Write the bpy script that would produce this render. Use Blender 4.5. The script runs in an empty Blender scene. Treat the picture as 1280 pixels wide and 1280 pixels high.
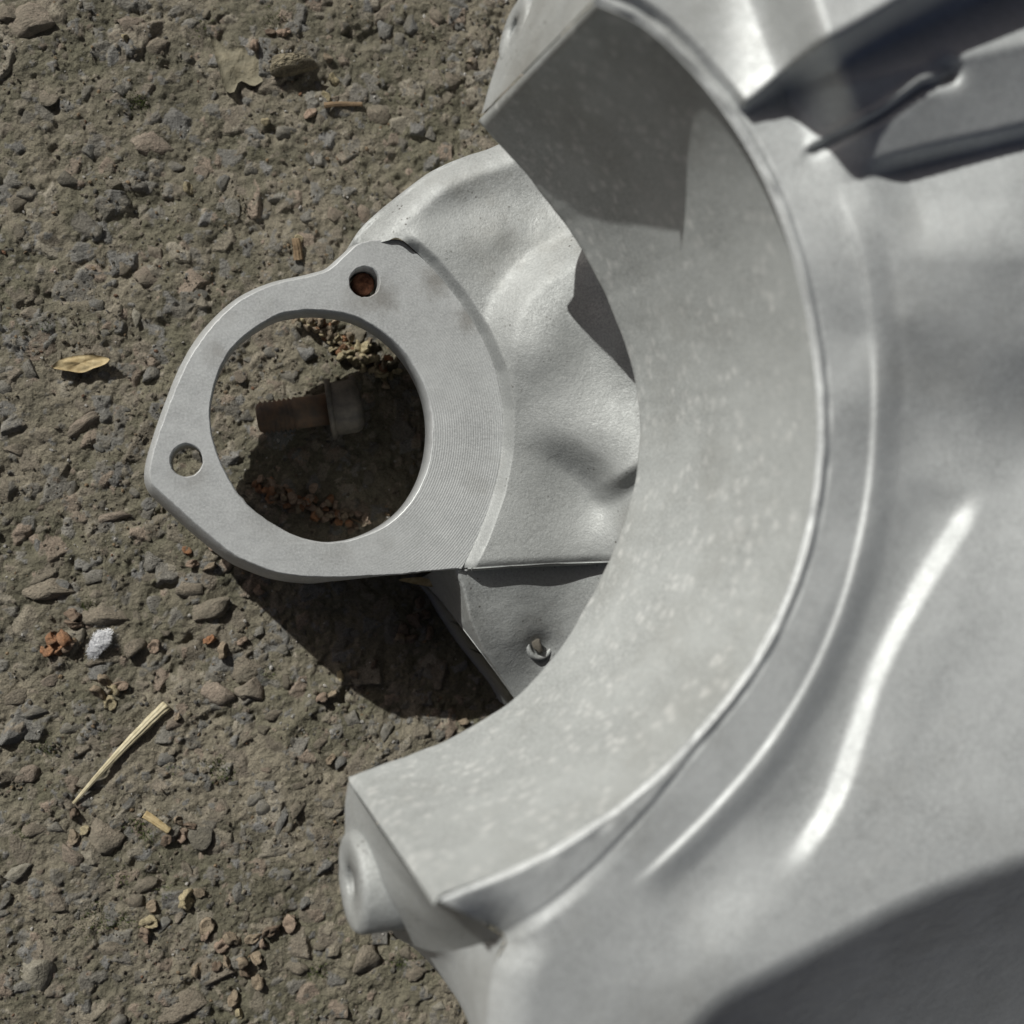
import bpy, bmesh, math, random
import numpy as np
from mathutils import Vector, Matrix

# ------------------------------------------------------------------ camera, sky, sun
scene = bpy.context.scene
MM = 0.001
F_PX, VPX, VPY, CAM_H = 1400.0, 280.0, 660.0, 400.0      # focal length (px of 1280), nadir point, height in mm

n_c = np.array([(VPX-640)/F_PX, -(VPY-640)/F_PX, -1.0]); n_c /= np.linalg.norm(n_c)
zw = -n_c
xw = np.array([1.0, 0, 0]) - zw*zw[0]; xw /= np.linalg.norm(xw)
yw = np.cross(zw, xw)
ROT = np.array([xw, yw, zw])                              # camera -> world

cam_d = bpy.data.cameras.new('camera')
cam = bpy.data.objects.new('camera', cam_d)
scene.collection.objects.link(cam)
m4 = Matrix([list(ROT[0])+[0], list(ROT[1])+[0], list(ROT[2])+[CAM_H*MM], [0, 0, 0, 1]])
cam.matrix_world = m4
cam_d.sensor_width = 36.0
cam_d.lens = 36.0*F_PX/1280.0
cam_d.clip_start = 0.01; cam_d.clip_end = 100.0
cam_d.dof.use_dof = True
cam_d.dof.focus_distance = 0.352
cam_d.dof.aperture_fstop = 10.0
scene.camera = cam

SUN_EL = math.radians(36.0)
sun_dir = Vector((0.67, -0.74, 0)).normalized()           # horizontal travel of the light
trav = Vector((sun_dir.x*math.cos(SUN_EL), sun_dir.y*math.cos(SUN_EL), -math.sin(SUN_EL)))
w = bpy.data.worlds.new('World'); scene.world = w; w.use_nodes = True
nt = w.node_tree; nt.nodes.clear()
sky = nt.nodes.new('ShaderNodeTexSky'); sky.sky_type = 'NISHITA'; sky.sun_disc = False
sky.sun_elevation = SUN_EL
sky.air_density = 0.16; sky.dust_density = 2.6; sky.ozone_density = 0.0
sky.sun_rotation = math.atan2(-trav.x, -trav.y)
bg = nt.nodes.new('ShaderNodeBackground'); bg.inputs[1].default_value = 0.05
wo = nt.nodes.new('ShaderNodeOutputWorld')
nt.links.new(sky.outputs[0], bg.inputs[0]); nt.links.new(bg.outputs[0], wo.inputs[0])
sl = bpy.data.lights.new('sun', 'SUN'); sl.energy = 4.0; sl.angle = math.radians(0.53); sl.color = (0.985, 0.98, 0.925)
so = bpy.data.objects.new('sun', sl); scene.collection.objects.link(so)
so.rotation_euler = trav.to_track_quat('-Z', 'Y').to_euler()
so.location = (-0.5, 0.6, 0.8)
scene.view_settings.view_transform = 'Standard'
scene.view_settings.look = 'None'
scene.view_settings.exposure = 0.0
scene.view_settings.gamma = 1.0
scene.view_settings.use_curve_mapping = False

# ------------------------------------------------------------------ helpers
rng = np.random.default_rng(11)
random.seed(5)

def U(px, py, z):
    """pixel of the photograph + height in mm -> world XYZ in mm"""
    px = np.asarray(px, float); py = np.asarray(py, float); z = np.asarray(z, float)*np.ones_like(px)
    d = np.stack([(px-640)/F_PX, -(py-640)/F_PX, -np.ones_like(px)], -1)
    dw = d @ ROT.T
    t = (z-CAM_H)/dw[..., 2]
    return np.stack([dw[..., 0]*t, dw[..., 1]*t, z], -1)

def link(o, parent=None):
    scene.collection.objects.link(o)
    if parent: o.parent = parent
    return o

def tag(o, label, cat, group=None):
    o['label'] = label; o['category'] = cat
    if group: o['group'] = group
    return o

def mesh_np(name, V, Fc, mat=None, parent=None, smooth=True):
    me = bpy.data.meshes.new(name)
    me.from_pydata((np.asarray(V)*MM).tolist(), [], [list(map(int, f)) for f in Fc])
    me.update()
    if smooth: me.polygons.foreach_set('use_smooth', [True]*len(me.polygons))
    o = bpy.data.objects.new(name, me)
    if mat: me.materials.append(mat)
    return link(o, parent)

def crs(pts, n, closed=False):
    """Catmull-Rom (centripetal-like, by arc length) resampling of a polyline to n points"""
    P = np.asarray(pts, float)
    if closed: P = np.vstack([P[-1], P, P[0], P[1]])
    else: P = np.vstack([2*P[0]-P[1], P, 2*P[-1]-P[-2]])
    out = []; seg = 24
    for i in range(1, len(P)-2):
        p0, p1, p2, p3 = P[i-1], P[i], P[i+1], P[i+2]
        t = np.linspace(0, 1, seg, endpoint=False)[:, None]
        out.append(0.5*((2*p1)+(-p0+p2)*t+(2*p0-5*p1+4*p2-p3)*t**2+(-p0+3*p1-3*p2+p3)*t**3))
    out = np.vstack(out+[P[-2][None]])
    L = np.r_[0, np.cumsum(np.linalg.norm(np.diff(out[:, :2], axis=0), axis=1))]
    s = np.linspace(0, L[-1], n+1)[:-1] if closed else np.linspace(0, L[-1], n)
    return np.stack([np.interp(s, L, out[:, k]) for k in range(out.shape[1])], -1)

def resample_t(C, t):
    n = len(C); x = np.linspace(0, 1, n)
    return np.stack([np.interp(t, x, C[:, k]) for k in range(C.shape[1])], -1)

def coons(A, B, T, D, tu, tv):
    """A: u=0 edge over v, B: u=1 edge, T: v=0 edge over u, D: v=1 edge.  returns [v,u,dim]"""
    a = resample_t(A, tv)[:, None]; b = resample_t(B, tv)[:, None]
    t = resample_t(T, tu)[None]; d = resample_t(D, tu)[None]
    u = tu[None, :, None]; v = tv[:, None, None]
    c = (1-u)*(1-v)*A[0]+u*(1-v)*B[0]+(1-u)*v*A[-1]+u*v*B[-1]
    return (1-u)*a+u*b+(1-v)*t+v*d-c

def tps(pts, lam=0.002):
    P = np.asarray(pts, float); X = P[:, :2]/100.0
    r = np.linalg.norm(X[:, None]-X[None], axis=-1)
    K = np.where(r > 0, r*r*np.log(r+1e-12), 0)
    n = len(P); Q = np.c_[np.ones(n), X]
    M = np.block([[K+lam*np.eye(n), Q], [Q.T, np.zeros((3, 3))]])
    w_ = np.linalg.solve(M, np.r_[P[:, 2], 0, 0, 0])
    def f(x, y):
        x = np.asarray(x)/100.0; y = np.asarray(y)/100.0
        z = w_[n]+w_[n+1]*x+w_[n+2]*y
        for i in range(n):
            r2 = (x-X[i, 0])**2+(y-X[i, 1])**2
            z = z+w_[i]*0.5*r2*np.log(r2+1e-12)
        return z
    return f

def sdist(poly, x, y):
    """signed distance to an open polyline (positive to the right of travel, image axes y down) and arc parameter 0..1"""
    P = np.asarray(poly, float)
    best = np.full(x.shape, 1e9); sg = np.zeros(x.shape); par = np.zeros(x.shape)
    L = np.r_[0, np.cumsum(np.linalg.norm(np.diff(P, axis=0), axis=1))]
    for i in range(len(P)-1):
        d = P[i+1]-P[i]; l2 = d@d
        t = ((x-P[i, 0])*d[0]+(y-P[i, 1])*d[1])/l2
        tc = t.copy()
        if i > 0: tc = np.maximum(tc, 0)
        if i < len(P)-2: tc = np.minimum(tc, 1)
        ex = x-(P[i, 0]+tc*d[0]); ey = y-(P[i, 1]+tc*d[1])
        dd = np.hypot(ex, ey); cr = d[0]*ey-d[1]*ex
        mk = dd < best
        best[mk] = dd[mk]; sg[mk] = np.sign(cr[mk]); par[mk] = ((L[i]+tc*math.sqrt(l2))/L[-1])[mk]
    return best*sg, par

def sm(x, a, b):
    t = np.clip((x-a)/(b-a), 0, 1); return t*t*(3-2*t)

_tab = rng.random((256, 256))
def vnoise(x, y, lam, off=0):
    x = x/lam+off*7.31; y = y/lam+off*3.77
    xi = np.floor(x).astype(int); yi = np.floor(y).astype(int)
    fx = x-xi; fy = y-yi; fx = fx*fx*(3-2*fx); fy = fy*fy*(3-2*fy)
    g = lambda a, b: _tab[a % 256, b % 256]
    return (g(xi, yi)*(1-fx)+g(xi+1, yi)*fx)*(1-fy)+(g(xi, yi+1)*(1-fx)+g(xi+1, yi+1)*fx)*fy-0.5

def grid_faces(nv, nu, flip=False, off=0):
    i, j = np.meshgrid(np.arange(nv-1), np.arange(nu-1), indexing='ij')
    a = (i*nu+j).ravel()+off
    q = np.stack([a, a+1, a+nu+1, a+nu], -1)
    return q[:, ::-1] if flip else q

def upward(V, Fc):
    """orient so that the mean normal of the surface points up"""
    V = np.asarray(V); Fc = np.asarray(Fc)
    n = np.cross(V[Fc[:, 1]]-V[Fc[:, 0]], V[Fc[:, 2]]-V[Fc[:, 0]])
    return Fc[:, ::-1] if n[:, 2].sum() < 0 else Fc

# ------------------------------------------------------------------ materials
def mat_new(name):
    m = bpy.data.materials.new(name); m.use_nodes = True
    n = m.node_tree; b = n.nodes['Principled BSDF']
    return m, n, b
def node(n, t, **kw):
    x = n.nodes.new(t)
    for k, v in kw.items():
        if k.startswith('i_'): x.inputs[k[2:].replace('_', ' ')].default_value = v
        else: setattr(x, k, v)
    return x
def noise(n, co, scale, detail=3, rough=0.6):
    x = node(n, 'ShaderNodeTexNoise'); x.inputs['Scale'].default_value = scale
    x.inputs['Detail'].default_value = detail; x.inputs['Roughness'].default_value = rough
    n.links.new(co, x.inputs['Vector']); return x.outputs['Fac']
def ramp(n, fac, stops):
    x = node(n, 'ShaderNodeValToRGB'); e = x.color_ramp.elements
    while len(e) < len(stops): e.new(0.5)
    for el, (p, c) in zip(e, stops):
        el.position = p; el.color = (*c, 1) if len(c) == 3 else c
    n.links.new(fac, x.inputs['Fac']); return x.outputs['Color']
def mix(n, fac, a, b, blend='MIX'):
    x = node(n, 'ShaderNodeMix', data_type='RGBA', blend_type=blend)
    for s, v in ((0, fac), (6, a), (7, b)):
        if hasattr(v, 'links'): n.links.new(v, x.inputs[s])
        else: x.inputs[s].default_value = v if not isinstance(v, tuple) else ((*v, 1) if len(v) == 3 else v)
    return x.outputs[2]
def bump(n, h, strength, dist, prev=None):
    x = node(n, 'ShaderNodeBump'); x.inputs['Strength'].default_value = strength; x.inputs['Distance'].default_value = dist
    n.links.new(h, x.inputs['Height'])
    if prev: n.links.new(prev, x.inputs['Normal'])
    return x.outputs['Normal']
def obj_co(n): return node(n, 'ShaderNodeTexCoord').outputs['Object']

ALU = (0.375, 0.39, 0.385)
def aluminium(name, speck=0.0, rings=False, grain=1.0, rough=0.5, metallic=0.26, col=ALU, grime=0.25, pits=0.0, stain=None):
    m, n, b = mat_new(name); co = obj_co(n)
    g1 = noise(n, co, 1400, 3, 0.7)            # cast grain
    g2 = noise(n, co, 55, 4, 0.6)              # blotches
    g3 = noise(n, co, 260, 3, 0.6)
    c0 = tuple(x*0.80 for x in col); c1 = tuple(min(1, x*1.14) for x in col)
    base = ramp(n, g2, [(0.3, c0), (0.7, c1)])
    base = mix(n, ramp(n, g1, [(0.35, (0, 0, 0)), (0.75, (1, 1, 1))]), base, tuple(min(1, x*1.35) for x in col))
    dirt = noise(n, co, 24, 5, 0.65)
    dm = ramp(n, dirt, [(0.5, (0, 0, 0)), (0.78, (grime, grime, grime))])
    base = mix(n, dm, base, (0.20, 0.19, 0.165))
    if speck:
        v = node(n, 'ShaderNodeTexVoronoi'); v.inputs['Scale'].default_value = 270
        warp = node(n, 'ShaderNodeVectorMath', operation='ADD')
        nz = node(n, 'ShaderNodeTexNoise'); nz.inputs['Scale'].default_value = 200; n.links.new(co, nz.inputs['Vector'])
        sc = node(n, 'ShaderNodeVectorMath', operation='SCALE'); sc.inputs['Scale'].default_value = 0.004
        n.links.new(nz.outputs['Color'], sc.inputs[0]); n.links.new(co, warp.inputs[0]); n.links.new(sc.outputs[0], warp.inputs[1])
        n.links.new(warp.outputs[0], v.inputs['Vector'])
        sp = ramp(n, v.outputs['Distance'], [(0.04, (speck,)*3), (0.46, (0, 0, 0))])
        patch = ramp(n, noise(n, co, 90, 2), [(0.34, (0, 0, 0)), (0.6, (1, 1, 1))])
        spf = mix(n, 1.0, sp, patch, 'MULTIPLY')
        base = mix(n, spf, base, (0.82, 0.82, 0.80))
    if pits:
        v = node(n, 'ShaderNodeTexVoronoi'); v.inputs['Scale'].default_value = 420; n.links.new(co, v.inputs['Vector'])
        pm = ramp(n, v.outputs['Distance'], [(0.10, (1, 1, 1)), (0.20, (0, 0, 0))])
        sel = ramp(n, noise(n, co, 70, 3), [(0.50, (0, 0, 0)), (0.66, (pits,)*3)])
        base = mix(n, mix(n, 1.0, pm, sel, 'MULTIPLY'), base, (0.07, 0.065, 0.055))
    if stain:
        for (sx_, sy_, sr_, sa_) in stain:
            sub = node(n, 'ShaderNodeVectorMath', operation='SUBTRACT'); sp_ = U(sx_, sy_, 55.0)*MM
            sub.inputs[1].default_value = tuple(sp_); n.links.new(co, sub.inputs[0])
            le = node(n, 'ShaderNodeVectorMath', operation='LENGTH'); n.links.new(sub.outputs[0], le.inputs[0])
            ad_ = node(n, 'ShaderNodeMath', operation='MULTIPLY_ADD'); n.links.new(noise(n, co, 320, 5, 0.7), ad_.inputs[0])
            ad_.inputs[1].default_value = 0.010; n.links.new(le.outputs['Value'], ad_.inputs[2])
            mr = node(n, 'ShaderNodeMapRange'); mr.inputs['From Min'].default_value = sr_+0.006; mr.inputs['From Max'].default_value = sr_*0.4+0.004
            mr.inputs['To Max'].default_value = sa_; n.links.new(ad_.outputs[0], mr.inputs['Value'])
            base = mix(n, mr.outputs[0], base, (0.12, 0.105, 0.085))
    n.links.new(base, b.inputs['Base Color'])
    b.inputs['Metallic'].default_value = metallic
    rr = ramp(n, g3, [(0.3, (rough-0.06,)*3), (0.7, (rough+0.10,)*3)])
    n.links.new(rr, b.inputs['Roughness'])
    nrm = bump(n, g1, 0.55*grain, 0.00012)
    nrm = bump(n, g3, 0.30*grain, 0.0004, nrm)
    if rings:
        sx = node(n, 'ShaderNodeVectorMath', operation='SUBTRACT')
        c = U(398, 540, 55.0)*MM
        sx.inputs[1].default_value = (c[0], c[1], 0)
        n.links.new(co, sx.inputs[0])
        ml = node(n, 'ShaderNodeVectorMath', operation='MULTIPLY'); ml.inputs[1].default_value = (1, 1, 0)
        n.links.new(sx.outputs[0], ml.inputs[0])
        ln = node(n, 'ShaderNodeVectorMath', operation='LENGTH'); n.links.new(ml.outputs[0], ln.inputs[0])
        wv = node(n, 'ShaderNodeMath', operation='MULTIPLY'); wv.inputs[1].default_value = 2*math.pi/0.00075
        n.links.new(ln.outputs['Value'], wv.inputs[0])
        sn = node(n, 'ShaderNodeMath', operation='SINE'); n.links.new(wv.outputs[0], sn.inputs[0])
        xx = node(n, 'ShaderNodeSeparateXYZ'); n.links.new(sx.outputs[0], xx.inputs[0])
        mk = node(n, 'ShaderNodeMapRange'); mk.inputs['From Min'].default_value = 0.012; mk.inputs['From Max'].default_value = 0.04
        n.links.new(xx.outputs['X'], mk.inputs['Value'])
        mm_ = node(n, 'ShaderNodeMath', operation='MULTIPLY'); n.links.new(sn.outputs[0], mm_.inputs[0]); n.links.new(mk.outputs[0], mm_.inputs[1])
        nrm = bump(n, mm_.outputs[0], 0.35, 0.00008, nrm)
    n.links.new(nrm, b.inputs['Normal'])
    return m

M_FLANGE = aluminium('machined_aluminium', rings=True, grain=0.9, rough=0.46, grime=0.6, col=(0.395, 0.405, 0.405), stain=[(478, 372, 0.006, .5), (545, 350, 0.006, .55), (585, 400, 0.005, .45), (240, 590, 0.006, .3), (270, 440, 0.004, .35), (450, 372, 0.006, .35), (330, 640, 0.008, .18)])
M_CAST = aluminium('cast_aluminium', grain=2.0, rough=0.58, grime=0.6, pits=0.9, col=(0.315, 0.325, 0.32))
M_BORE = aluminium('speckled_aluminium', speck=0.42, grain=0.8, rough=0.62, grime=0.45)
M_BELL = aluminium('smooth_cast_aluminium', speck=0.10, grain=0.9, rough=0.56, grime=0.4, col=(0.44, 0.455, 0.455))

def plain(name, c0, c1, scale, rough=0.85, bmp=0.5, dist=0.0003, metallic=0.0, detail=4):
    m, n, b = mat_new(name); co = obj_co(n)
    f = noise(n, co, scale, detail, 0.65)
    n.links.new(ramp(n, f, [(0.3, c0), (0.7, c1)]), b.inputs['Base Color'])
    b.inputs['Roughness'].default_value = rough; b.inputs['Metallic'].default_value = metallic
    n.links.new(bump(n, f, bmp, dist), b.inputs['Normal'])
    return m
M_RUST = plain('rusty_iron', (0.09, 0.035, 0.02), (0.30, 0.13, 0.07), 700, 0.9, 0.8)
M_BOLT = plain('rusty_dark_steel', (0.11, 0.105, 0.098), (0.25, 0.225, 0.19), 220, 0.6, 0.6, 0.0004, 0.35)
M_BOLTR = plain('rusty_thread', (0.11, 0.10, 0.088), (0.27, 0.17, 0.105), 130, 0.8, 0.8, 0.0006, 0.15)
M_STRAW = plain('straw', (0.36, 0.31, 0.19), (0.58, 0.52, 0.36), 500, 0.6, 0.4)
M_CHIP = plain('wood_chip', (0.28, 0.20, 0.09), (0.52, 0.42, 0.24), 420, 0.8, 0.9)
M_TWIG = plain('twig_bark', (0.13, 0.09, 0.055), (0.27, 0.19, 0.11), 500, 0.9, 0.8)
M_FLUFF = plain('white_fluff', (0.72, 0.73, 0.75), (0.88, 0.88, 0.9), 900, 1.0, 0.6)
M_LEAF = plain('dry_leaf', (0.14, 0.128, 0.088), (0.24, 0.212, 0.145), 260, 0.8, 1.0, 0.0012)
M_OCHRE = plain('ochre_stone', (0.17, 0.15, 0.105), (0.33, 0.28, 0.185), 1.4, 0.9, 0.7, 0.08)
M_MOSS = plain('moss', (0.035, 0.05, 0.012), (0.10, 0.13, 0.03), 900, 0.9, 0.5)

def col_mat(name, attr=None, var=(0.72, 1.2), dust=0.35, scale=380, rough=0.9, spark=True, unit=0.005, relief=1.0):
    """colour from the object (Object Info) or a vertex attribute, broken up by grain and dust"""
    m, n, b = mat_new(name); co = obj_co(n)
    if attr:
        a = node(n, 'ShaderNodeVertexColor', layer_name=attr).outputs['Color']
        gco = co
    else:
        oi = node(n, 'ShaderNodeObjectInfo'); a = oi.outputs['Color']
        us = node(n, 'ShaderNodeVectorMath', operation='SCALE'); us.inputs['Scale'].default_value = unit; n.links.new(co, us.inputs[0])
        ad = node(n, 'ShaderNodeVectorMath', operation='ADD'); n.links.new(us.outputs[0], ad.inputs[0])
        n.links.new(oi.outputs['Location'], ad.inputs[1]); gco = ad.outputs[0]
    f1 = noise(n, gco, scale, 7, 0.75); f2 = noise(n, gco, scale*5, 3, 0.7); f3 = noise(n, gco, scale*0.32, 4, 0.6)
    v = ramp(n, f1, [(0.28, (var[0],)*3), (0.72, (var[1],)*3)])
    c = mix(n, 1.0, a, v, 'MULTIPLY')
    v2 = ramp(n, f2, [(0.3, (0.62,)*3), (0.7, (1.3,)*3)])
    c = mix(n, 1.0, c, v2, 'MULTIPLY')
    c = mix(n, ramp(n, f3, [(0.4, (0, 0, 0)), (0.62, (dust,)*3)]), c, (0.198, 0.180, 0.137))
    n.links.new(c, b.inputs['Base Color'])
    b.inputs['Roughness'].default_value = rough
    if spark:
        n.links.new(ramp(n, f2, [(0.66, (rough,)*3), (0.74, (0.3,)*3)]), b.inputs['Roughness'])
    vo = node(n, 'ShaderNodeTexVoronoi'); vo.inputs['Scale'].default_value = scale*3.2; n.links.new(gco, vo.inputs['Vector'])
    nr = bump(n, f1, 1.0, 0.0013*relief); nr = bump(n, vo.outputs['Distance'], 0.7, 0.0004*relief, nr); nr = bump(n, f2, 0.9, 0.0004*relief, nr)
    n.links.new(nr, b.inputs['Normal'])
    return m
M_GROUND = col_mat('worn_asphalt', 'tint', dust=0.25, scale=330)
M_STONE = col_mat('aggregate_stone', None, var=(0.68, 1.25), dust=0.6, scale=420)
M_GRIT = col_mat('grit', 'tint', dust=0.2, scale=600)
M_HUSK = col_mat('dry_husk', None, var=(0.55, 1.35), dust=0.3, scale=600, spark=False, unit=0.0025, relief=0.8)

# ------------------------------------------------------------------ the ground: one displaced sheet
STONE_COLS = [(0.20, 0.195, 0.185), (0.155, 0.16, 0.168), (0.27, 0.205, 0.165), (0.24, 0.21, 0.165), (0.17, 0.145, 0.115),
              (0.13, 0.125, 0.12), (0.22, 0.185, 0.15), (0.30, 0.27, 0.22), (0.17, 0.175, 0.185)]
gmin = U(-60, 1340, 0); gmax = U(700, -60, 0)
X0, X1 = U(-50, 640, 0)[0], U(720, 640, 0)[0]
Y0, Y1 = U(300, 1330, 0)[1]-12, U(300, -50, 0)[1]+12
def axis(a, b, step, far, m0, m1):
    """fine steps over a..b, 1 mm steps over the margins m0 and m1, then growing"""
    fine = list(np.arange(a, b, step)); lo_ = list(np.arange(a-m0, a-0.3, 0.95)); hi_ = list(np.arange(b+0.3, b+m1, 0.95))
    out = []; x = b+m1; s = 1.0
    while x < far: out.append(x); s *= 1.16; x += s
    neg = []; x = a-m0-1.0; s = 1.0
    while x > -far: neg.append(x); s *= 1.16; x -= s
    return np.array(neg[::-1]+lo_+fine+hi_+out)
gx = axis(X0, X1, 0.52, 4000, 100, 25); gy = axis(Y0, Y1, 0.52, 4000, 80, 80)
E0, E1, E2, E3 = X0-100, X1+25, Y0-80, Y1+80
GX, GY = np.meshgrid(gx, gy)
rg_ = np.random.default_rng(2)
dist_ = np.maximum(np.maximum(E0-GX, GX-E1), np.maximum(E2-GY, GY-E3)); hf = 1-sm(dist_, -15, 12)      # fine relief ends where the sheet turns coarse
hf2 = 1-sm(dist_, 0, 60)
h = 2.6*vnoise(GX, GY, 46, 1)*(1-sm(dist_, 100, 400))+1.9*vnoise(GX, GY, 17, 2)*hf2
hh = 1.5*vnoise(GX, GY, 7.5, 3)+1.1*vnoise(GX, GY, 3.4, 4)+0.7*vnoise(GX, GY, 1.7, 5)+0.4*vnoise(GX, GY, 0.95, 6)
hh += 0.9*(0.25-np.abs(vnoise(GX, GY, 2.3, 15)))+0.7*(0.25-np.abs(vnoise(GX, GY, 1.2, 16)))
pit = vnoise(GX, GY, 9, 7); hh -= 3.0*np.clip(pit-0.15, 0, 1)*3*(0.6+vnoise(GX, GY, 2.5, 8))
h += hh*hf
far_fade = np.clip(1.5-np.hypot(GX, GY)/900, 0.15, 1); h *= far_fade
d1 = np.array([0.212, 0.190, 0.138]); d2 = np.array([0.140, 0.129, 0.089]); d3 = np.array([0.264, 0.233, 0.174])
mixv = np.clip(0.5+1.5*vnoise(GX, GY, 22, 9)*hf2+0.9*vnoise(GX, GY, 5, 10)*hf, 0, 1)[..., None]
tint = d2*(1-mixv)+d3*mixv
grn = hf[..., None]*np.clip(3.0*(vnoise(GX, GY, 28, 12)+0.4*vnoise(GX, GY, 6, 13)-0.14), 0, 0.5)[..., None]
tint = tint*(1-grn)+np.array([0.135, 0.130, 0.082])*grn

def hz(x, y):
    i = np.clip(np.searchsorted(gx, x), 1, len(gx)-1); j = np.clip(np.searchsorted(gy, y), 1, len(gy)-1)
    return h[j, i]
# small embedded stones, raised in the sheet itself
def embed(n, rlo, rhi, seed):
    r_ = np.random.default_rng(seed)
    for _ in range(n):
        cx, cy = r_.uniform(E0, E1), r_.uniform(E2, E3)
        r = rlo*(rhi/rlo)**(r_.random()**1.7)
        i0, i1 = np.searchsorted(gx, [cx-r*1.5, cx+r*1.5]); j0, j1 = np.searchsorted(gy, [cy-r*1.5, cy+r*1.5])
        if i1-i0 < 2 or j1-j0 < 2: continue
        xx = GX[j0:j1, i0:i1]-cx; yy = GY[j0:j1, i0:i1]-cy
        base = np.median(h[j0:j1, i0:i1])
        k = r_.integers(5, 9); ang = np.sort(r_.uniform(0, 2*math.pi, k))
        capz = np.full(xx.shape, (r if r < 2.6 else 2.6+0.3*(r-2.6))*r_.uniform(0.22, 0.42))+(r_.uniform(-.3, .3)*xx+r_.uniform(-.3, .3)*yy)
        for a in ang:
            rr = r*r_.uniform(0.65, 1.15); sl_ = r_.uniform(0.7, 2.2)
            capz = np.minimum(capz, (rr-(xx*math.cos(a)+yy*math.sin(a)))*sl_)
        capz = capz+0.12*r*vnoise(GX[j0:j1, i0:i1], GY[j0:j1, i0:i1], r*0.5, 21)
        z_ = base-0.1*r+capz
        cur = h[j0:j1, i0:i1]; mk = (z_ > cur) & (capz > -0.3*r)
        cur[mk] = z_[mk]
        c = np.array(STONE_COLS[r_.integers(len(STONE_COLS))])*r_.uniform(0.75, 1.2)
        c = 1.15*(c*0.65+d1*0.35)
        tt = tint[j0:j1, i0:i1]; tt[mk] = c
embed(880, 2.6, 6.5, 2)
embed(5900, 0.8, 3.4, 3)
embed(8000, 0.45, 1.2, 4)
V = np.stack([GX.ravel(), GY.ravel(), h.ravel()], -1)
nv, nu = GX.shape
me = bpy.data.meshes.new('ground')
Fq = grid_faces(nv, nu)
me.vertices.add(len(V)); me.vertices.foreach_set('co', (V*MM).ravel())
me.loops.add(Fq.size); me.loops.foreach_set('vertex_index', Fq.ravel().astype(np.int32))
me.polygons.add(len(Fq)); me.polygons.foreach_set('loop_start', np.arange(0, Fq.size, 4, dtype=np.int32))
me.update(calc_edges=True); me.validate()
me.polygons.foreach_set('use_smooth', np.ones(len(Fq), dtype=bool))
ca = me.color_attributes.new('tint', 'FLOAT_COLOR', 'POINT')
ca.data.foreach_set('color', np.c_[tint.reshape(-1, 3), np.ones(len(V))].astype(np.float32).ravel())
me.materials.append(M_GROUND)
ground = link(bpy.data.objects.new('ground', me)); ground['kind'] = 'structure'

# ------------------------------------------------------------------ stones of the asphalt
def stone_mesh(seed, lumpy=0.16, sub=2, pts=15):
    r_ = np.random.default_rng(seed); bm = bmesh.new()
    for _ in range(pts):
        p = r_.normal(size=3); p /= np.linalg.norm(p); p *= r_.uniform(0.82, 1.08)
        bm.verts.new((p[0], p[1], p[2]))
    bmesh.ops.convex_hull(bm, input=bm.verts)
    for v in [v for v in bm.verts if not v.link_faces]: bm.verts.remove(v)
    bmesh.ops.triangulate(bm, faces=bm.faces)
    bmesh.ops.subdivide_edges(bm, edges=bm.edges, cuts=1, use_grid_fill=True)
    bmesh.ops.smooth_vert(bm, verts=bm.verts, factor=0.35, use_axis_x=True, use_axis_y=True, use_axis_z=True)
    bmesh.ops.triangulate(bm, faces=bm.faces)
    bmesh.ops.subdivide_edges(bm, edges=bm.edges, cuts=1, use_grid_fill=True)
    bmesh.ops.triangulate(bm, faces=bm.faces)
    for v in bm.verts:
        nn = vnoise(np.array([v.co.x*3+v.co.z*1.7+seed]), np.array([v.co.y*3-v.co.z*2.1]), 1.0, 3)[0]
        n2 = vnoise(np.array([v.co.x*7+v.co.z*4+seed]), np.array([v.co.y*7-v.co.z*5]), 1.0, 5)[0]
        v.co *= 1+lumpy*nn*2+0.13*n2
    m = bpy.data.meshes.new('stone'); bm.to_mesh(m); bm.free(); m.update()
    m.polygons.foreach_set('use_smooth', [True]*len(m.polygons))
    m.materials.append(M_STONE); return m
STONES = [stone_mesh(100+i) for i in range(14)]

placed = []
def put_stone(x, y, rx, ry, ang, col, rise=0.45, tall=0.62, k=None):
    o = bpy.data.objects.new('stone', STONES[random.randrange(len(STONES)) if k is None else k])
    rz = min(rx, ry)*tall
    g = min(hz(x, y), np.median([hz(x+a*rx*.7, y+b*ry*.7) for a, b in ((1, 0), (-1, 0), (0, 1), (0, -1))]))
    o.location = (x*MM, y*MM, (g+rz*(2*(rise-0.10)-1))*MM)
    o.rotation_euler = (random.uniform(-.2, .2), random.uniform(-.2, .2), ang)
    o.scale = (rx*MM, ry*MM, rz*MM)
    o.color = (*col, 1)
    o.color = (*[1.28*(0.65*a_+0.35*b_) for a_, b_ in zip(col, d1)], 1)
    link(o, ground); placed.append((x, y, max(rx, ry)))
    return o
GREY = (0.21, 0.205, 0.195); BLUE = (0.155, 0.162, 0.172); PINK = (0.255, 0.20, 0.165); BRN = (0.205, 0.17, 0.135); DRK = (0.105, 0.10, 0.092); PALE = (0.34, 0.32, 0.27)
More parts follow.
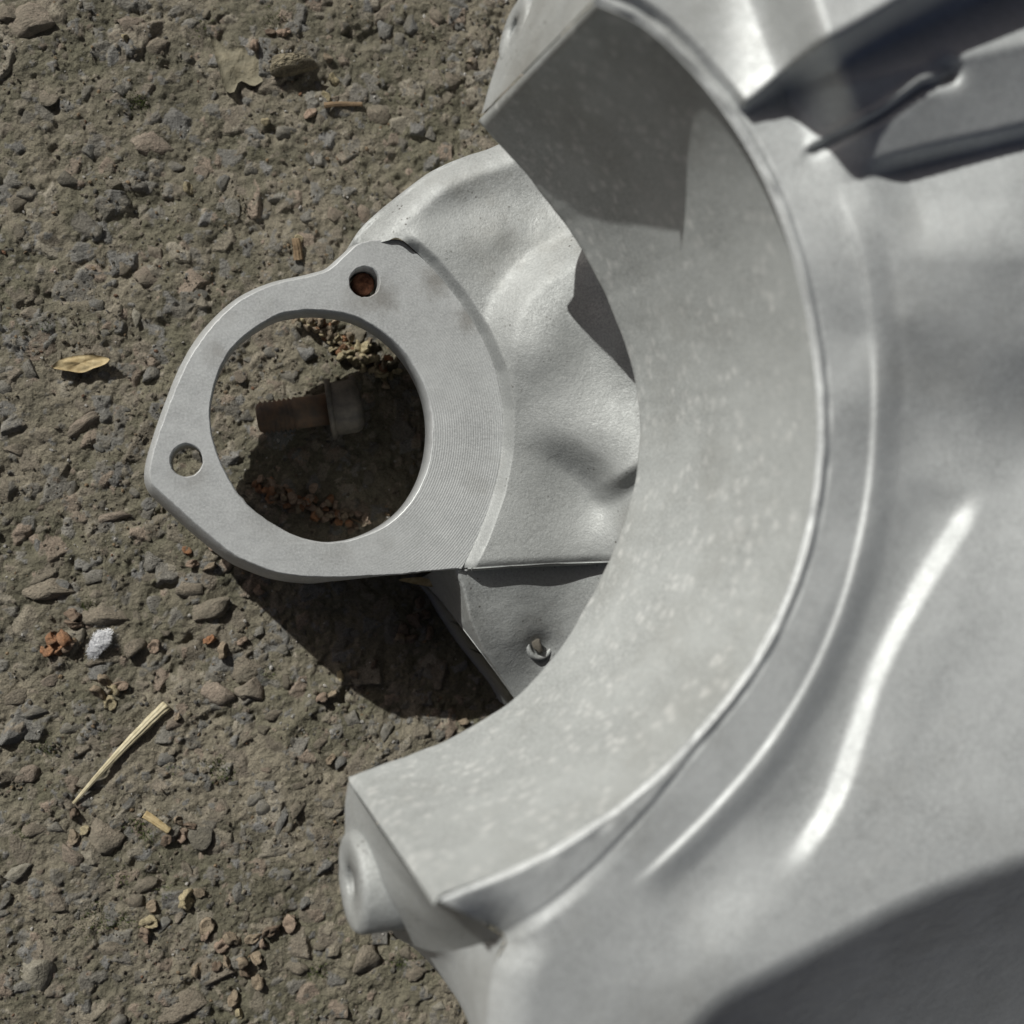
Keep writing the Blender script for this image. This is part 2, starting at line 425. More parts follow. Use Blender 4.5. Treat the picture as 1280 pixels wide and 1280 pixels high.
known = [  # px, py, width, height, angle(deg, image), colour, rise
 (192, 178, 62, 38, 8, PINK, .5), (38, 30, 60, 44, 20, PINK, .5), (85, 222, 30, 26, 30, DRK, .6), (112, 186, 22, 24, 0, BLUE, .5),
 (218, 205, 34, 18, 25, GREY, .55), (280, 228, 20, 24, 10, BLUE, .5), (250, 215, 26, 22, 0, PINK, .5), (24, 252, 34, 30, 0, BRN, .45),
 (290, 262, 26, 34, 10, GREY, .5), (190, 318, 34, 26, -30, PINK, .5), (186, 346, 40, 30, 15, PINK, .5), (120, 382, 26, 20, 0, BLUE, .45),
 (132, 420, 22, 20, 0, BLUE, .5), (188, 470, 24, 32, -20, BLUE, .55), (172, 395, 16, 34, 5, PALE, .5), (130, 468, 18, 14, 0, BLUE, .45),
 (104, 530, 56, 22, 38, PINK, .6), (36, 470, 22, 40, 8, GREY, .5), (6, 485, 24, 26, 0, GREY, .55), (125, 558, 18, 16, 0, BLUE, .5),
 (88, 610, 18, 36, -8, GREY, .5), (168, 616, 18, 18, 0, GREY, .45), (138, 648, 46, 20, 12, PINK, .6), (188, 642, 26, 20, 15, GREY, .65),
 (250, 368, 22, 14, 0, BLUE, .5), (155, 335, 20, 20, 0, BRN, .5), (62, 738, 58, 36, 5, BRN, .55), (75, 735, 26, 24, 0, BLUE, .55), (118, 720, 30, 32, 10, GREY, .5),
 (190, 702, 26, 30, 0, GREY, .6), (128, 770, 62, 38, 0, BRN, .45), (192, 756, 24, 26, 10, GREY, .5), (262, 762, 60, 44, 40, BRN, .55), (238, 738, 44, 26, 0, BRN, .5),
 (168, 812, 36, 32, 10, BRN, .65), (58, 852, 40, 20, 28, PINK, .6), (16, 872, 50, 26, 25, BRN, .55), (42, 896, 40, 22, 20, BLUE, .55),
 (88, 912, 34, 26, 0, GREY, .5), (118, 832, 28, 18, 20, BRN, .6), (270, 868, 50, 44, 0, PINK, .5), (310, 838, 50, 40, 0, BRN, .5), (315, 860, 44, 42, 20, PINK, .5),
 (216, 908, 24, 22, 0, PINK, .55), (268, 888, 26, 22, 0, BLUE, .5), (145, 928, 20, 16, 0, PINK, .6), (206, 952, 24, 28, 0, BLUE, .55), (32, 968, 34, 40, 0, PINK, .5),
 (134, 1046, 46, 52, 30, BRN, .55), (250, 1048, 40, 32, 15, DRK, .7), (25, 1090, 36, 22, 15, PALE, .7), (45, 1036, 36, 22, 15, BRN, .5), (66, 1040, 30, 24, 0, GREY, .5),
 (90, 1072, 28, 40, 20, PINK, .45), (180, 1105, 46, 26, 40, BRN, .5), (140, 1186, 50, 26, 15, BRN, .55), (48, 1212, 54, 58, 0, PALE, .5), (205, 1160, 22, 30, -20, BLUE, .55),
 (170, 1128, 24, 24, 0, BRN, .55), (350, 1035, 20, 60, -15, BLUE, .5), (330, 1010, 26, 28, 0, GREY, .5), (372, 1012, 22, 30, -10, BRN, .5), (320, 1000, 30, 20, 30, GREY, .5),
 (440, 905, 26, 34, 0, GREY, .65), (484, 915, 22, 30, 0, GREY, .6), (466, 918, 14, 22, 15, PALE, .55), (426, 955, 20, 26, 0, BLUE, .55), (402, 930, 24, 18, 0, BRN, .55),
 (345, 895, 30, 18, 0, BRN, .5), (455, 1202, 40, 62, -12, BRN, .65), (355, 1095, 26, 30, 0, BLUE, .5), (300, 1118, 22, 30, 0, BLUE, .5), (382, 1130, 20, 26, -10, BLUE, .6), (520, 1215, 34, 28, 0, BRN, .55),
 (470, 1265, 22, 24, 0, PALE, .6), (230, 1262, 60, 40, 20, BRN, .5), (370, 1210, 34, 28, 0, BRN, .5), (548, 1262, 26, 20, 0, PALE, .6), (510, 1190, 26, 22, 0, BRN, .5),
 (482, 35, 26, 30, 20, BLUE, .6), (515, 32, 22, 30, 10, BLUE, .55), (500, 48, 16, 24, -10, GREY, .55), (356, 165, 34, 28, 10, GREY, .6), (312, 212, 20, 24, 0, GREY, .55),
 (475, 140, 40, 36, 0, BRN, .5), (435, 100, 14, 22, -10, GREY, .55), (490, 238, 30, 30, 0, BRN, .55), (385, 272, 20, 18, 0, GREY, .55), (20, 560, 34, 22, 0, BRN, .5),
 (565, 100, 30, 24, 0, BRN, .55), (590, 80, 18, 22, 0, PINK, .6), (545, 20, 26, 30, 0, BRN, .5), (310, 520, 22, 18, 0, BLUE, .5), (300, 470, 22, 18, 0, PINK, .5), (340, 440, 26, 20, 0, GREY, .45),
 (10, 20, 30, 22, 0, BRN, .55), (200, 60, 40, 30, 10, BRN, .5), (165, 30, 36, 26, 0, PINK, .45), (240, 30, 30, 22, 0, GREY, .5), (150, 112, 26, 18, 0, BLUE, .5), (60, 120, 34, 28, 0, BRN, .45)]
for (px, py, wd, ht, a, c, rise) in known:
    p = U(px, py, 1.0); s = 3.55
    j = random.uniform(.9, 1.1)
    put_stone(p[0], p[1], wd*.5/s*1.02, ht*.5/s*1.02, math.radians(a), tuple(x*j for x in c), rise)
tries = 0
while len(placed) < 300 and tries < 20000:
    tries += 1
    px, py = random.uniform(-20, 660), random.uniform(-20, 1300)
    p = U(px, py, 0); r = 1.9*(2.6)**(random.random()**1.8)
    if any((p[0]-q[0])**2+(p[1]-q[1])**2 < (r+q[2])**2*0.9 for q in placed): continue
    c = STONE_COLS[random.randrange(len(STONE_COLS))]; j = random.uniform(.8, 1.12)
    put_stone(p[0], p[1], r, r*random.uniform(.6, .95), random.uniform(0, 6.28), tuple(x*j for x in c), random.uniform(.38, .6), random.uniform(.5, .7))

# grit: thousands of loose grains, one part of the ground
def grit(name, n, rlo, rhi, seed):
    r_ = np.random.default_rng(seed)
    ico = bmesh.new(); bmesh.ops.create_icosphere(ico, subdivisions=1, radius=1)
    bv = np.array([v.co[:] for v in ico.verts]); bf = np.array([[v.index for v in f.verts] for f in ico.faces]); ico.free()
    cx = r_.uniform(E0+20, E1, n); cy = r_.uniform(E2+20, E3-20, n)
    keep = (vnoise(cx, cy, 14, 31)+0.6*vnoise(cx, cy, 5, 32)+r_.uniform(-.35, .35, n)) > 0.0
    cx, cy = cx[keep], cy[keep]; n = len(cx)
    r = rlo*(rhi/rlo)**(r_.random(n)**2.2)
    vv = bv[None]*r_.uniform(.6, 1.15, (n, 12, 1))*r[:, None, None]*np.stack([np.ones(n), r_.uniform(.5, 1, n), r_.uniform(.45, .8, n)], -1)[:, None]
    a = r_.uniform(0, 6.28, n); ca_, sa_ = np.cos(a)[:, None], np.sin(a)[:, None]
    x = vv[..., 0]*ca_-vv[..., 1]*sa_; y = vv[..., 0]*sa_+vv[..., 1]*ca_
    z0 = hz(cx, cy)+0.25*r
    P = np.stack([x+cx[:, None], y+cy[:, None], vv[..., 2]+z0[:, None]], -1).reshape(-1, 3)
    Fg = (bf[None]+(np.arange(n)*12)[:, None, None]).reshape(-1, 3)
    cols = np.array([(0.19, .16, .12), (.15, .125, .09), (.24, .21, .165), (.12, .115, .105), (.28, .2, .12), (.22, .19, .13), (.55, .53, .49), (.22, .12, .07)])
    ci = r_.choice(len(cols), n, p=[.25, .20, .17, .14, .07, .09, .065, .015])
    col = cols[ci]*r_.uniform(.75, 1.2, (n, 1))
    o = mesh_np(name, P, Fg, M_GRIT, ground, smooth=False)
    at = o.data.color_attributes.new('tint', 'FLOAT_COLOR', 'POINT')
    at.data.foreach_set('color', np.c_[np.repeat(col, 12, 0), np.ones(n*12)].astype(np.float32).ravel())
    o['kind'] = 'stuff'; return o
grit('grit', 66000, 0.16, 1.1, 8)

# ------------------------------------------------------------------ the bell housing
ZT, ZB = 55.0, 25.0                         # starter flange face and underside
ZL, ZU = 115.0, 190.0                       # lower and upper rim of the cradle
hp = U(398, 540, 0)
housing = bpy.data.objects.new('bell_housing', None); link(housing)
tag(housing, 'cast aluminium bell housing with round starter motor opening, standing on worn asphalt', 'bell housing')

# --- starter flange: plate with a bore and two bolt holes
out_px = [(500, 299), (472, 299), (447, 304), (428, 321), (410, 337), (385, 345), (338, 356), (296, 377), (258, 414), (232, 455), (212, 503), (196, 549), (187, 583),
          (189, 603), (204, 619), (240, 652), (288, 691), (318, 706), (352, 717), (400, 722), (470, 720), (530, 715), (577, 711)]
arc_px = [(577, 711), (598, 668), (617, 615), (627, 562), (628, 512), (620, 466), (601, 420), (572, 374), (538, 333), (500, 299)]
oc = np.vstack([crs(out_px, 150)[:-1], crs(arc_px, 70)[:-1]])
bore_pts = [(404, 388), (446, 396), (486, 420), (517, 456), (536, 500), (540, 548), (530, 596), (506, 636), (470, 663), (428, 677), (385, 675), (342, 656), (304, 624), (279, 584), (264, 540), (264, 498), (277, 456), (300, 424), (338, 398), (370, 389)]
bore = crs(bore_pts, 110, closed=True)
def circ(px, py, r, n=36): a = np.linspace(0, 2*math.pi, n, endpoint=False); return np.stack([px+r*np.cos(a), py+r*np.sin(a)], -1)
h1 = circ(456, 352, 18.5); h2 = circ(233, 575, 20.5)

def ring_normals(P):
    t = np.roll(P, -1, 0)-np.roll(P, 1, 0); nn = np.stack([t[:, 1], -t[:, 0]], -1); nn /= np.linalg.norm(nn, axis=1)[:, None]+1e-9
    area = 0.5*np.sum(P[:, 0]*np.roll(P[:, 1], -1)-np.roll(P[:, 0], -1)*P[:, 1])
    return nn if area > 0 else -nn
def flange():
    bm = bmesh.new()
    loops = []
    for k, px in enumerate((oc, bore, h1, h2)):
        W = U(px[:, 0], px[:, 1], ZT)[:, :2]
        nn = ring_normals(W)
        ii = np.arange(len(W))*1.0
        nz_ = (np.array([random.gauss(0, 0.06) for _ in W])+0.35*vnoise(ii, 0*ii, 6, 85+k)-1.6*np.clip(vnoise(ii, 0*ii, 2.6, 90+k)-0.38, 0, 1))[:, None]
        sgn = -1 if k == 0 else 1                                  # face edge sits inside the outline / outside the hole
        bev = [0.55, 0.5, 0.5, 0.35][k]
        drop = [0.7, 0.6, 1.1, 0.4][k]
        if k == 0:
            onarc = np.zeros(len(W)); onarc[149:] = 1; bev = bev*(1-0.95*onarc)[:, None]; drop = drop*(1-0.9*onarc); nz_ = nz_*(1-onarc)[:, None]
        ring0 = np.c_[W+nn*sgn*bev*0.8+nn*nz_, np.full(len(W), ZT)]
        ring1 = np.c_[W+nn*(-sgn)*0.05+nn*nz_, np.full(len(W), ZT)-drop]
        if k == 0:
            # draught: the casting widens towards its underside along the free left edge
            wgt = np.clip((U(500, 0, ZT)[0]-W[:, 0])/25.0, 0, 1)[:, None]
            mid = np.c_[W+nn*(1.6*wgt+0.1), np.full(len(W), ZT-6)]
            low = np.c_[W+nn*(3.0*wgt+0.1), np.full(len(W), ZB+5)]
            ring2 = [ring1, mid, low, np.c_[W+nn*(2.0*wgt), np.full(len(W), ZB)], np.c_[W-nn*4, np.full(len(W), ZB-0.4)]]
        else:
            dep = 13.0 if k == 1 else 20.0
            ring2 = [ring1, np.c_[W, np.full(len(W), ZT-dep)], np.c_[W+nn*1.2, np.full(len(W), ZT-dep-0.8)], np.c_[W+nn*(4.0 if k == 1 else 1.3), np.full(len(W), ZB)], np.c_[W+nn*(5.0 if k == 1 else 2.0), np.full(len(W), ZB-0.4)]]
        r0 = [bm.verts.new(tuple(v*MM)) for v in ring0]
        loops.append(r0); prev = r0
        for rr in ring2:
            cur = [bm.verts.new(tuple(v*MM)) for v in rr]
            for i in range(len(cur)):
                j = (i+1) % len(cur)
                f = bm.faces.new((prev[i], prev[j], cur[j], cur[i])); f.smooth = True
            prev = cur
    ed = []
    for lp in loops:
        for i in range(len(lp)): ed.append(bm.edges.get((lp[i], lp[(i+1) % len(lp)])))
    r = bmesh.ops.triangle_fill(bm, use_beauty=True, use_dissolve=False, edges=ed, normal=(0, 0, 1))
    bmesh.ops.recalc_face_normals(bm, faces=bm.faces)
    top = [f for f in bm.faces if all(abs(v.co.z-ZT*MM) < 1e-7 for v in f.verts)]
    if sum(f.normal.z for f in top) < 0: bmesh.ops.reverse_faces(bm, faces=bm.faces)
    for f in top: f.smooth = False
    m = bpy.data.meshes.new('starter_flange'); bm.to_mesh(m); bm.free()
    m.materials.append(M_FLANGE)
    o = link(bpy.data.objects.new('starter_flange', m), housing); return o
fl = flange()

# added wall, hidden under the flange's lower edge, blocks sun through the bore
rp = crs([(352, 708), (400, 713), (470, 711), (530, 706), (600, 700)], 40)
Wt = U(rp[:, 0], rp[:, 1], ZT-4)
tn = np.gradient(Wt[:, :2], axis=0); tn = np.stack([-tn[:, 1], tn[:, 0]], -1); tn /= np.linalg.norm(tn, axis=1)[:, None]
Vr = np.vstack([np.c_[Wt[:, :2]+tn*o_, np.full(40, z_)] for o_, z_ in ((0, ZB+2), (0, 0.5), (4, 0.5), (4, ZB+2))])
Fr = [[a*40+i, a*40+i+1, ((a+1) % 4)*40+i+1, ((a+1) % 4)*40+i] for a in range(4) for i in range(39)]
mesh_np('bore_sun_blocker', Vr, Fr, M_CAST, housing, smooth=False)

# --- web: cast surface between the flange, the wing and the cradle
HW = 4.2                                     # height of the spot-face wall
web_pts = [(445, 300, 43.5), (432, 306, 42.5), (480, 262, 46.5), (540, 216, 49), (620, 182, 51), (690, 145, 54),
 (470, 290, 45.2), (488, 292, 46.2), (505, 268, 47.6), (560, 233, 49), (640, 203, 51), (700, 190, 55), (585, 255, 47.6), (625, 242, 48.6), (540, 275, 48.2), (560, 262, 47.6),
 (520, 302, 49.2), (570, 299, 49.6), (620, 294, 50.6), (680, 285, 52.5), (720, 275, 56), (690, 245, 52),
 (545, 330, 49.2), (570, 345, 49.4), (600, 330, 49.8), (640, 312, 50.5), (600, 385, 49.8),
 (690, 400, 57), (740, 370, 60), (770, 330, 68), (790, 420, 70), (680, 450, 56), (735, 440, 59), (645, 470, 51.5), (660, 500, 52), (720, 500, 56.5), (775, 490, 63),
 (648, 540, 50.8), (690, 545, 53), (735, 548, 55.5), (785, 555, 63), (700, 590, 50.4), (738, 596, 52.5), (756, 630, 53), (778, 620, 60),
 (720, 640, 50), (660, 600, 50), (645, 650, 49.6), (615, 690, 49.4), (680, 690, 49.8), (730, 690, 50.6), (760, 680, 55), (785, 690, 60), (800, 640, 66),
 (648, 580, 50.2), (600, 708, 49.3), (770, 220, 64), (830, 350, 76), (852, 430, 78), (855, 500, 78), (850, 570, 77), (830, 660, 73), (800, 703, 64), (745, 704, 51)]
web_pts = [(a, b, z+10*(1-sm(z, 62, 105))) for a, b, z in web_pts]
fweb = tps(web_pts, 0.008)
A = crs([(446, 309), (462, 306), (484, 301), (501, 299), (538, 333), (572, 374), (601, 420), (620, 466), (628, 512), (627, 562), (617, 615), (598, 668), (577, 712)], 200)
B = crs([(700, 140), (760, 205), (800, 270), (830, 340), (848, 420), (856, 500), (850, 570), (838, 630), (822, 675), (800, 703)], 200)
T = crs([(446, 309), (450, 293), (482, 261), (540, 215), (580, 196), (620, 182), (700, 140)], 100)
D = crs([(577, 712), (640, 708), (700, 705), (760, 703), (800, 703)], 100)
nu_, nv_ = 150, 190
tu = np.linspace(0, 1, nu_)**1.15; tv = np.linspace(0, 1, nv_)
G = coons(A, B, T, D, tu, tv)
Z = fweb(G[..., 0], G[..., 1])
ds_, ps_ = sdist(crs([(604, 455), (606, 415), (617, 376), (640, 341), (676, 312), (722, 288), (800, 258)], 40), G[..., 0], G[..., 1])
Z += 6.5*sm(ds_, -8, 44)*(1-sm(G[..., 1], 425, 590))*(1-0.6*sm(ds_, 60, 190))        # fillet rising to the hump
dg_, pg_ = sdist(crs([(640, 528), (695, 556), (740, 586), (764, 618)], 30), G[..., 0], G[..., 1]); dg_ = -dg_
Z += 7.0*sm(pg_, 0.0, 0.75)*(1-sm(pg_, 0.88, 1.1))*sm(dg_, -26, 24)*(1-sm(dg_, 25, 130))
# spot-face wall at the start of every row
dA, pA = sdist(np.array([(501, 299), (538, 333), (572, 374), (601, 420), (620, 466), (628, 512), (627, 562), (617, 615), (598, 668), (577, 712)]), G[..., 0], G[..., 1])
lo = np.clip(np.abs(dA)/15, 0, 1); lo = 0.5*lo+0.5*sm(lo, 0, 1)
inwall = sm(pA, 0.0, 0.06)
Z = Z*(1-inwall)+inwall*((ZT-0.04)*(1-lo)+Z*lo)
Z += 0.06*vnoise(G[..., 0], G[..., 1], 40, 41)+0.03*vnoise(G[..., 0], G[..., 1], 14, 42)
# rolled outer edges
eT, _ = sdist(np.array([(446, 309), (450, 293), (482, 261), (540, 215), (580, 196), (620, 182), (700, 140)]), G[..., 0], G[..., 1])
Z -= 8.0*np.clip(1-np.abs(eT)/34, 0, 1)**2.2
eD, _ = sdist(np.array([(580, 712), (640, 708), (700, 705), (760, 703), (800, 703)]), G[..., 0], G[..., 1])
Z -= 1.6*np.clip(1-np.abs(eD)/11, 0, 1)**2
P = U(G[..., 0], G[..., 1], Z)
V = P.reshape(-1, 3); Fc = grid_faces(nv_, nu_)
Fc = upward(V, Fc)
def add_skirt(V, Fc, ring, zs, push, outward):
    """walls below an open edge: ring = vertex indices, outward = 2D directions"""
    V = list(map(tuple, V)); Fl = [list(f) for f in Fc]; prev = list(ring)
    base = np.array([V[i] for i in ring])
    for z_, p_ in zip(zs, push):
        cur = []
        for k, i in enumerate(ring):
            zz = z_ if np.isscalar(z_) else z_[k]
            cur.append(len(V)); V.append((base[k, 0]+outward[k][0]*p_, base[k, 1]+outward[k][1]*p_, min(zz, base[k, 2]-0.3)))
        for k in range(len(ring)-1): Fl.append([prev[k], prev[k+1], cur[k+1], cur[k]])
        prev = cur
    return np.array(V), Fl
idx = np.arange(nv_*nu_).reshape(nv_, nu_)
def outn(ring, V, flip=1):
    P2 = np.array([V[i][:2] for i in ring]); t = np.gradient(P2, axis=0); n2 = np.stack([t[:, 1], -t[:, 0]], -1)*flip
    return n2/(np.linalg.norm(n2, axis=1)[:, None]+1e-9)
Vl, Fl = add_skirt(V, Fc, idx[0], [ZT-8, 20, 3], [1.0, 2.0, -2.0], outn(idx[0], V, -1))
Vl, Fl = add_skirt(Vl, Fl, idx[-1], [56.5, 48, 12], [0.7, 0.9, -3.0], outn(idx[-1], V, 1))
edge = list(idx[:, -1]); Vb = np.array([Vl[i] for i in edge]); Vb2 = Vb.copy(); Vb2[:, 0] += 3.0; Vb2[:, 2] = 111.5
nb = len(Vl); Vl = np.vstack([Vl, Vb2]); Fl = list(Fl)+[[edge[k], edge[k+1], nb+k+1, nb+k] for k in range(len(edge)-1)]
web = mesh_np('web', Vl, Fl, M_CAST, housing)

# --- lower shoulder under the web with a broken stud
A = crs([(522, 724), (545, 745), (575, 782), (604, 820), (642, 872), (655, 895)], 80)
B = crs([(800, 698), (800, 740), (790, 800), (760, 860), (720, 900)], 80)
T = crs([(522, 724), (577, 700), (660, 696), (760, 692), (800, 698)], 80)
D = crs([(655, 895), (690, 900), (720, 900)], 80)
G = coons(A, B, T, D, np.linspace(0, 1, 110), np.linspace(0, 1, 100))
gxp, gyp = G[..., 0], G[..., 1]
fs_pts = [(580, 740, 41), (650, 720, 43), (740, 700, 45), (600, 790, 37), (640, 860, 27), (700, 760, 39), (680, 830, 31), (760, 740, 46), (760, 820, 42), (720, 860, 34), (800, 700, 54), (620, 740, 41), (640, 800, 36)]
fs = tps([(a, b, z+10) for a, b, z in fs_pts])
Z = fs(gxp, gyp)
dl, _ = sdist(np.array([(560, 690), (579, 735), (588, 775), (606, 815), (640, 866), (660, 900)]), gxp, gyp)   # crease; left of it the side falls away
drop_ = np.clip(dl, 0, None)
Z = Z-0.9*drop_+2.0*np.exp(-(dl/9)**2)*0.3
Z += 0.2*vnoise(gxp, gyp, 16, 43)
Z = np.maximum(Z, 4)
ds = np.hypot(gxp-678, gyp-808); Z -= 2.2*np.exp(-(ds/17)**2)
P = U(gxp, gyp, Z); V = P.reshape(-1, 3)
Fc = upward(V, grid_faces(100, 110)); idx = np.arange(100*110).reshape(100, 110)
Vl, Fl = add_skirt(V, Fc, idx[:, 0], [2.0, 0.5], [0.3, 0.4], outn(idx[:, 0], V, 1))
shoulder = mesh_np('shoulder', Vl, Fl, M_CAST, housing)
c = U(673, 806, 43.5)
sv = bpy.data.objects.new('broken_stud', STONES[3].copy()); sv.data.materials.clear(); sv.data.materials.append(plain('broken_stud_metal', (0.07, 0.06, 0.05), (0.33, 0.30, 0.25), 500, 0.6, 0.9, 0.0005, 0.3))
sv.location = tuple(c*MM); sv.scale = (0.0026, 0.0031, 0.0026); link(sv, housing)
def lathe(name, prof, mat, parent, loc, axis_, n=40, jitter=0.0, smooth=True):
    """prof: list of (r, h) along axis"""
    q = Vector((0, 0, 1)).rotation_difference(Vector(axis_).normalized())
    V = []; Fl = []
    for r, hh in prof:
        for k in range(n):
            a = 2*math.pi*k/n; p = q @ Vector((r*math.cos(a), r*math.sin(a), hh+random.gauss(0, jitter)))
            V.append((p.x+loc[0], p.y+loc[1], p.z+loc[2]))
    for i in range(len(prof)-1):
        for k in range(n):
            j = (k+1) % n; Fl.append([i*n+k, i*n+j, (i+1)*n+j, (i+1)*n+k])
    Fl.append(list(range((len(prof)-1)*n, len(prof)*n)))
    return mesh_np(name, V, Fl, mat, parent, smooth)
lathe('stud_collar', [(5.2, -3), (5.0, 0.0), (4.5, 0.5), (3.6, 0.3), (3.2, -1.5), (0.3, -1.7)], M_CAST, housing, U(675, 806, 42.3), (0.2, 0.1, 1), 32)

# rusty stump left in the upper bolt hole
c = U(455, 354, 48.5)
lathe('rusty_bolt_stump', [(3.4, -10), (3.5, -1.2), (3.3, -0.4), (2.6, 0.3), (1.6, 0.1), (0.3, 0.5)], M_RUST, housing, c, (0.05, 0, 1), 26, 0.18)

# --- cradle: concave half-round wall
low_px = [(598, 150), (640, 198), (690, 258), (735, 325), (770, 398), (791, 460), (800, 525), (795, 590), (778, 660), (745, 735), (702, 808), (648, 868), (580, 915), (510, 945), (435, 970)]
up_px = [(740, 4), (800, 32), (852, 78), (905, 142), (950, 216), (984, 300), (1006, 390), (1019, 480), (1020, 570), (1008, 655), (982, 742), (938, 828), (880, 903), (810, 975), (735, 1032), (650, 1080), (541, 1122)]
NL = 260
LO = crs(low_px, NL); UP = crs(up_px, NL)
k_ = np.arange(NL)*1.0
LO = LO+np.stack([vnoise(k_, 0*k_, 9, 81), vnoise(k_, 0*k_, 9, 82)], -1)*2.4+np.stack([vnoise(k_, 0*k_, 3, 83), vnoise(k_, 0*k_, 3, 84)], -1)*1.0
PL = U(LO[:, 0], LO[:, 1], ZL); PU = U(UP[:, 0], UP[:, 1], ZU)
nr = 70; rows = []
for k in range(nr):
    s = k/(nr-1); rows.append(PL*(1-s)+PU*s)
R = np.array(rows)
nn = ring_normals(PL[:, :2])
t_ = np.gradient(PL[:, :2], axis=0); n2 = np.stack([-t_[:, 1], t_[:, 0]], -1); n2 /= np.linalg.norm(n2, axis=1)[:, None]
ctr = U(370, 530, ZL)[:2]
sg = np.sign(np.sum(n2*(PL[:, :2]-ctr), axis=1))[:, None]; n2 *= sg           # outwards
wob = 0.25*vnoise(np.arange(NL)[None]*1.0+0*np.arange(nr)[:, None], 2.0*np.arange(nr)[:, None]+0.0*np.arange(NL)[None], 22, 51)
R[..., :2] += n2[None]*wob[..., None]
for c_, e_, f_ in ((0, 1, 2), (-1, -2, -3)):
    R[:, c_, :2] += n2[c_]*1.5; R[:, e_, :2] += n2[e_]*0.5; R[:, f_, :2] += n2[f_]*0.1
# rounded lower lip and underside behind the visible wall
lip = np.array([np.c_[PL[:, :2]+n2*o_, np.full(NL, ZL+z_)] for o_, z_ in ((14, -2.5), (6, -2.5), (1.4, -2.2), (0.35, -1.0))])
R = np.concatenate([lip, R]); nr = len(R)
V = R.reshape(-1, 3); Fc = grid_faces(nr, NL)
n_ = np.cross(V[Fc[:, 1]]-V[Fc[:, 0]], V[Fc[:, 2]]-V[Fc[:, 0]]); cc = V[Fc].mean(1)
if np.sum(n_[:, :2]*(ctr-cc[:, :2])) < 0: Fc = Fc[:, ::-1]
cradle = mesh_np('cradle_wall', V, Fc, M_BORE, housing)

# --- bell: land around the cradle, groove, ridge, ribs and the falling side
rimc = crs(up_px, 500)
A = rimc
T = crs([(740, 4), (790, -70), (900, -190), (1150, -330), (1560, -420)], 200)
D = crs([(541, 1122), (590, 1146), (632, 1172), (617, 1212), (607, 1290), (612, 1400), (650, 1560)], 200)
B = np.vstack([crs([(1560, -420), (1600, 300), (1600, 900), (1560, 1350)], 260)[:-1], crs([(1560, 1350), (1400, 1530), (1100, 1600), (650, 1560)], 240)])
nu_, nv_ = 330, 430
tu = 0.55*np.linspace(0, 1, nu_)**2+0.45*np.linspace(0, 1, nu_); tv = np.linspace(0, 1, nv_)
G = coons(A, B, T, D, tu, tv); gxp, gyp = G[..., 0], G[..., 1]
base = tps([(755, 5, 191), (930, 180, 191.5), (1020, 500, 191.5), (980, 740, 191.5), (800, 980, 191.5), (640, 1100, 190), (560, 1130, 189),
  (1060, 500, 191.5), (1080, 420, 191.5), (1050, 760, 191.5), (900, 990, 191.5), (720, 1130, 190.5), (650, 1200, 188), (655, 1300, 183),
  (1125, 265, 199), (1280, 260, 202), (1128, 340, 197.5), (1280, 340, 198.5), (1132, 400, 195.5), (1200, 420, 194.5), (1280, 430, 194.5), (1150, 470, 191), (1200, 330, 198.5), (1050, 120, 192), (1280, 60, 193), (1160, 545, 187.5), (1225, 575, 186.2), (1300, 565, 185.5),
  (1300, 680, 189.5), (1160, 900, 190.5), (1000, 1140, 190.5), (1290, 860, 193), (1200, 1040, 193),
  (880, 1120, 189), (800, 1160, 190), (900, 1200, 190.5), (760, 1280, 187), (1400, 900, 195), (1400, 600, 190), (1400, 300, 198), (1500, 1400, 185), (900, 1450, 180), (700, 1500, 176)], 0.012)
Z = base(gxp, gyp)
line2 = crs([(1000, 120), (1048, 240), (1076, 330), (1090, 430), (1092, 510), (1086, 600), (1070, 690), (1046, 770), (1010, 850), (960, 930), (900, 1002), (840, 1062), (780, 1116)], 60)
d2_, p2_ = sdist(line2, gxp, gyp)           # travel downwards: positive = left in the image?
d2_ = -d2_                                   # positive outward (right)
w2 = sm(p2_, 0.10, 0.2)*(1-sm(p2_, 0.93, 1.0))
Z += w2*(0.75*sm(d2_, -5, 5)-1.5*sm(d2_, 4, 40)*(1-sm(d2_, 50, 150)))
line3 = crs([(1210, 600), (1190, 640), (1150, 702), (1112, 768), (1078, 840), (1052, 920), (1028, 990), (992, 1048), (950, 1096)], 50)
d3_, p3_ = sdist(line3, gxp, gyp); d3_ = -d3_
w3 = sm(p3_, 0.0, 0.10)*(1-sm(p3_, 0.82, 1.0))
Z -= w3*2.4*np.where(d3_ < 0, 1-sm(-d3_, 0, 80), 1-sm(d3_, 0, 34))
# lip next to the rim and the fine seam behind it
dr, pr = sdist(crs(up_px, 80), gxp, gyp); dr = np.abs(dr)
seamw = 15+60*sm(pr, 0.72, 1.0)
Z += (0.8+0.8*vnoise(gxp, gyp, 26, 64)*(1-sm(dr, 10, 22)))*sm(dr, 0, 9)-0.6*sm(dr, seamw-5, seamw+4)*(1-0.8*sm(pr, .75, .95))-(0.28+0.25*vnoise(gxp, gyp, 30, 63))*np.exp(-((dr-seamw)/3.0)**2)*(1-0.7*sm(pr, .8, 1))
Z -= (1.6*sm(pr, 0.8, 1.0))*sm(dr, 6, seamw)*(1-sm(dr, seamw, seamw+20))
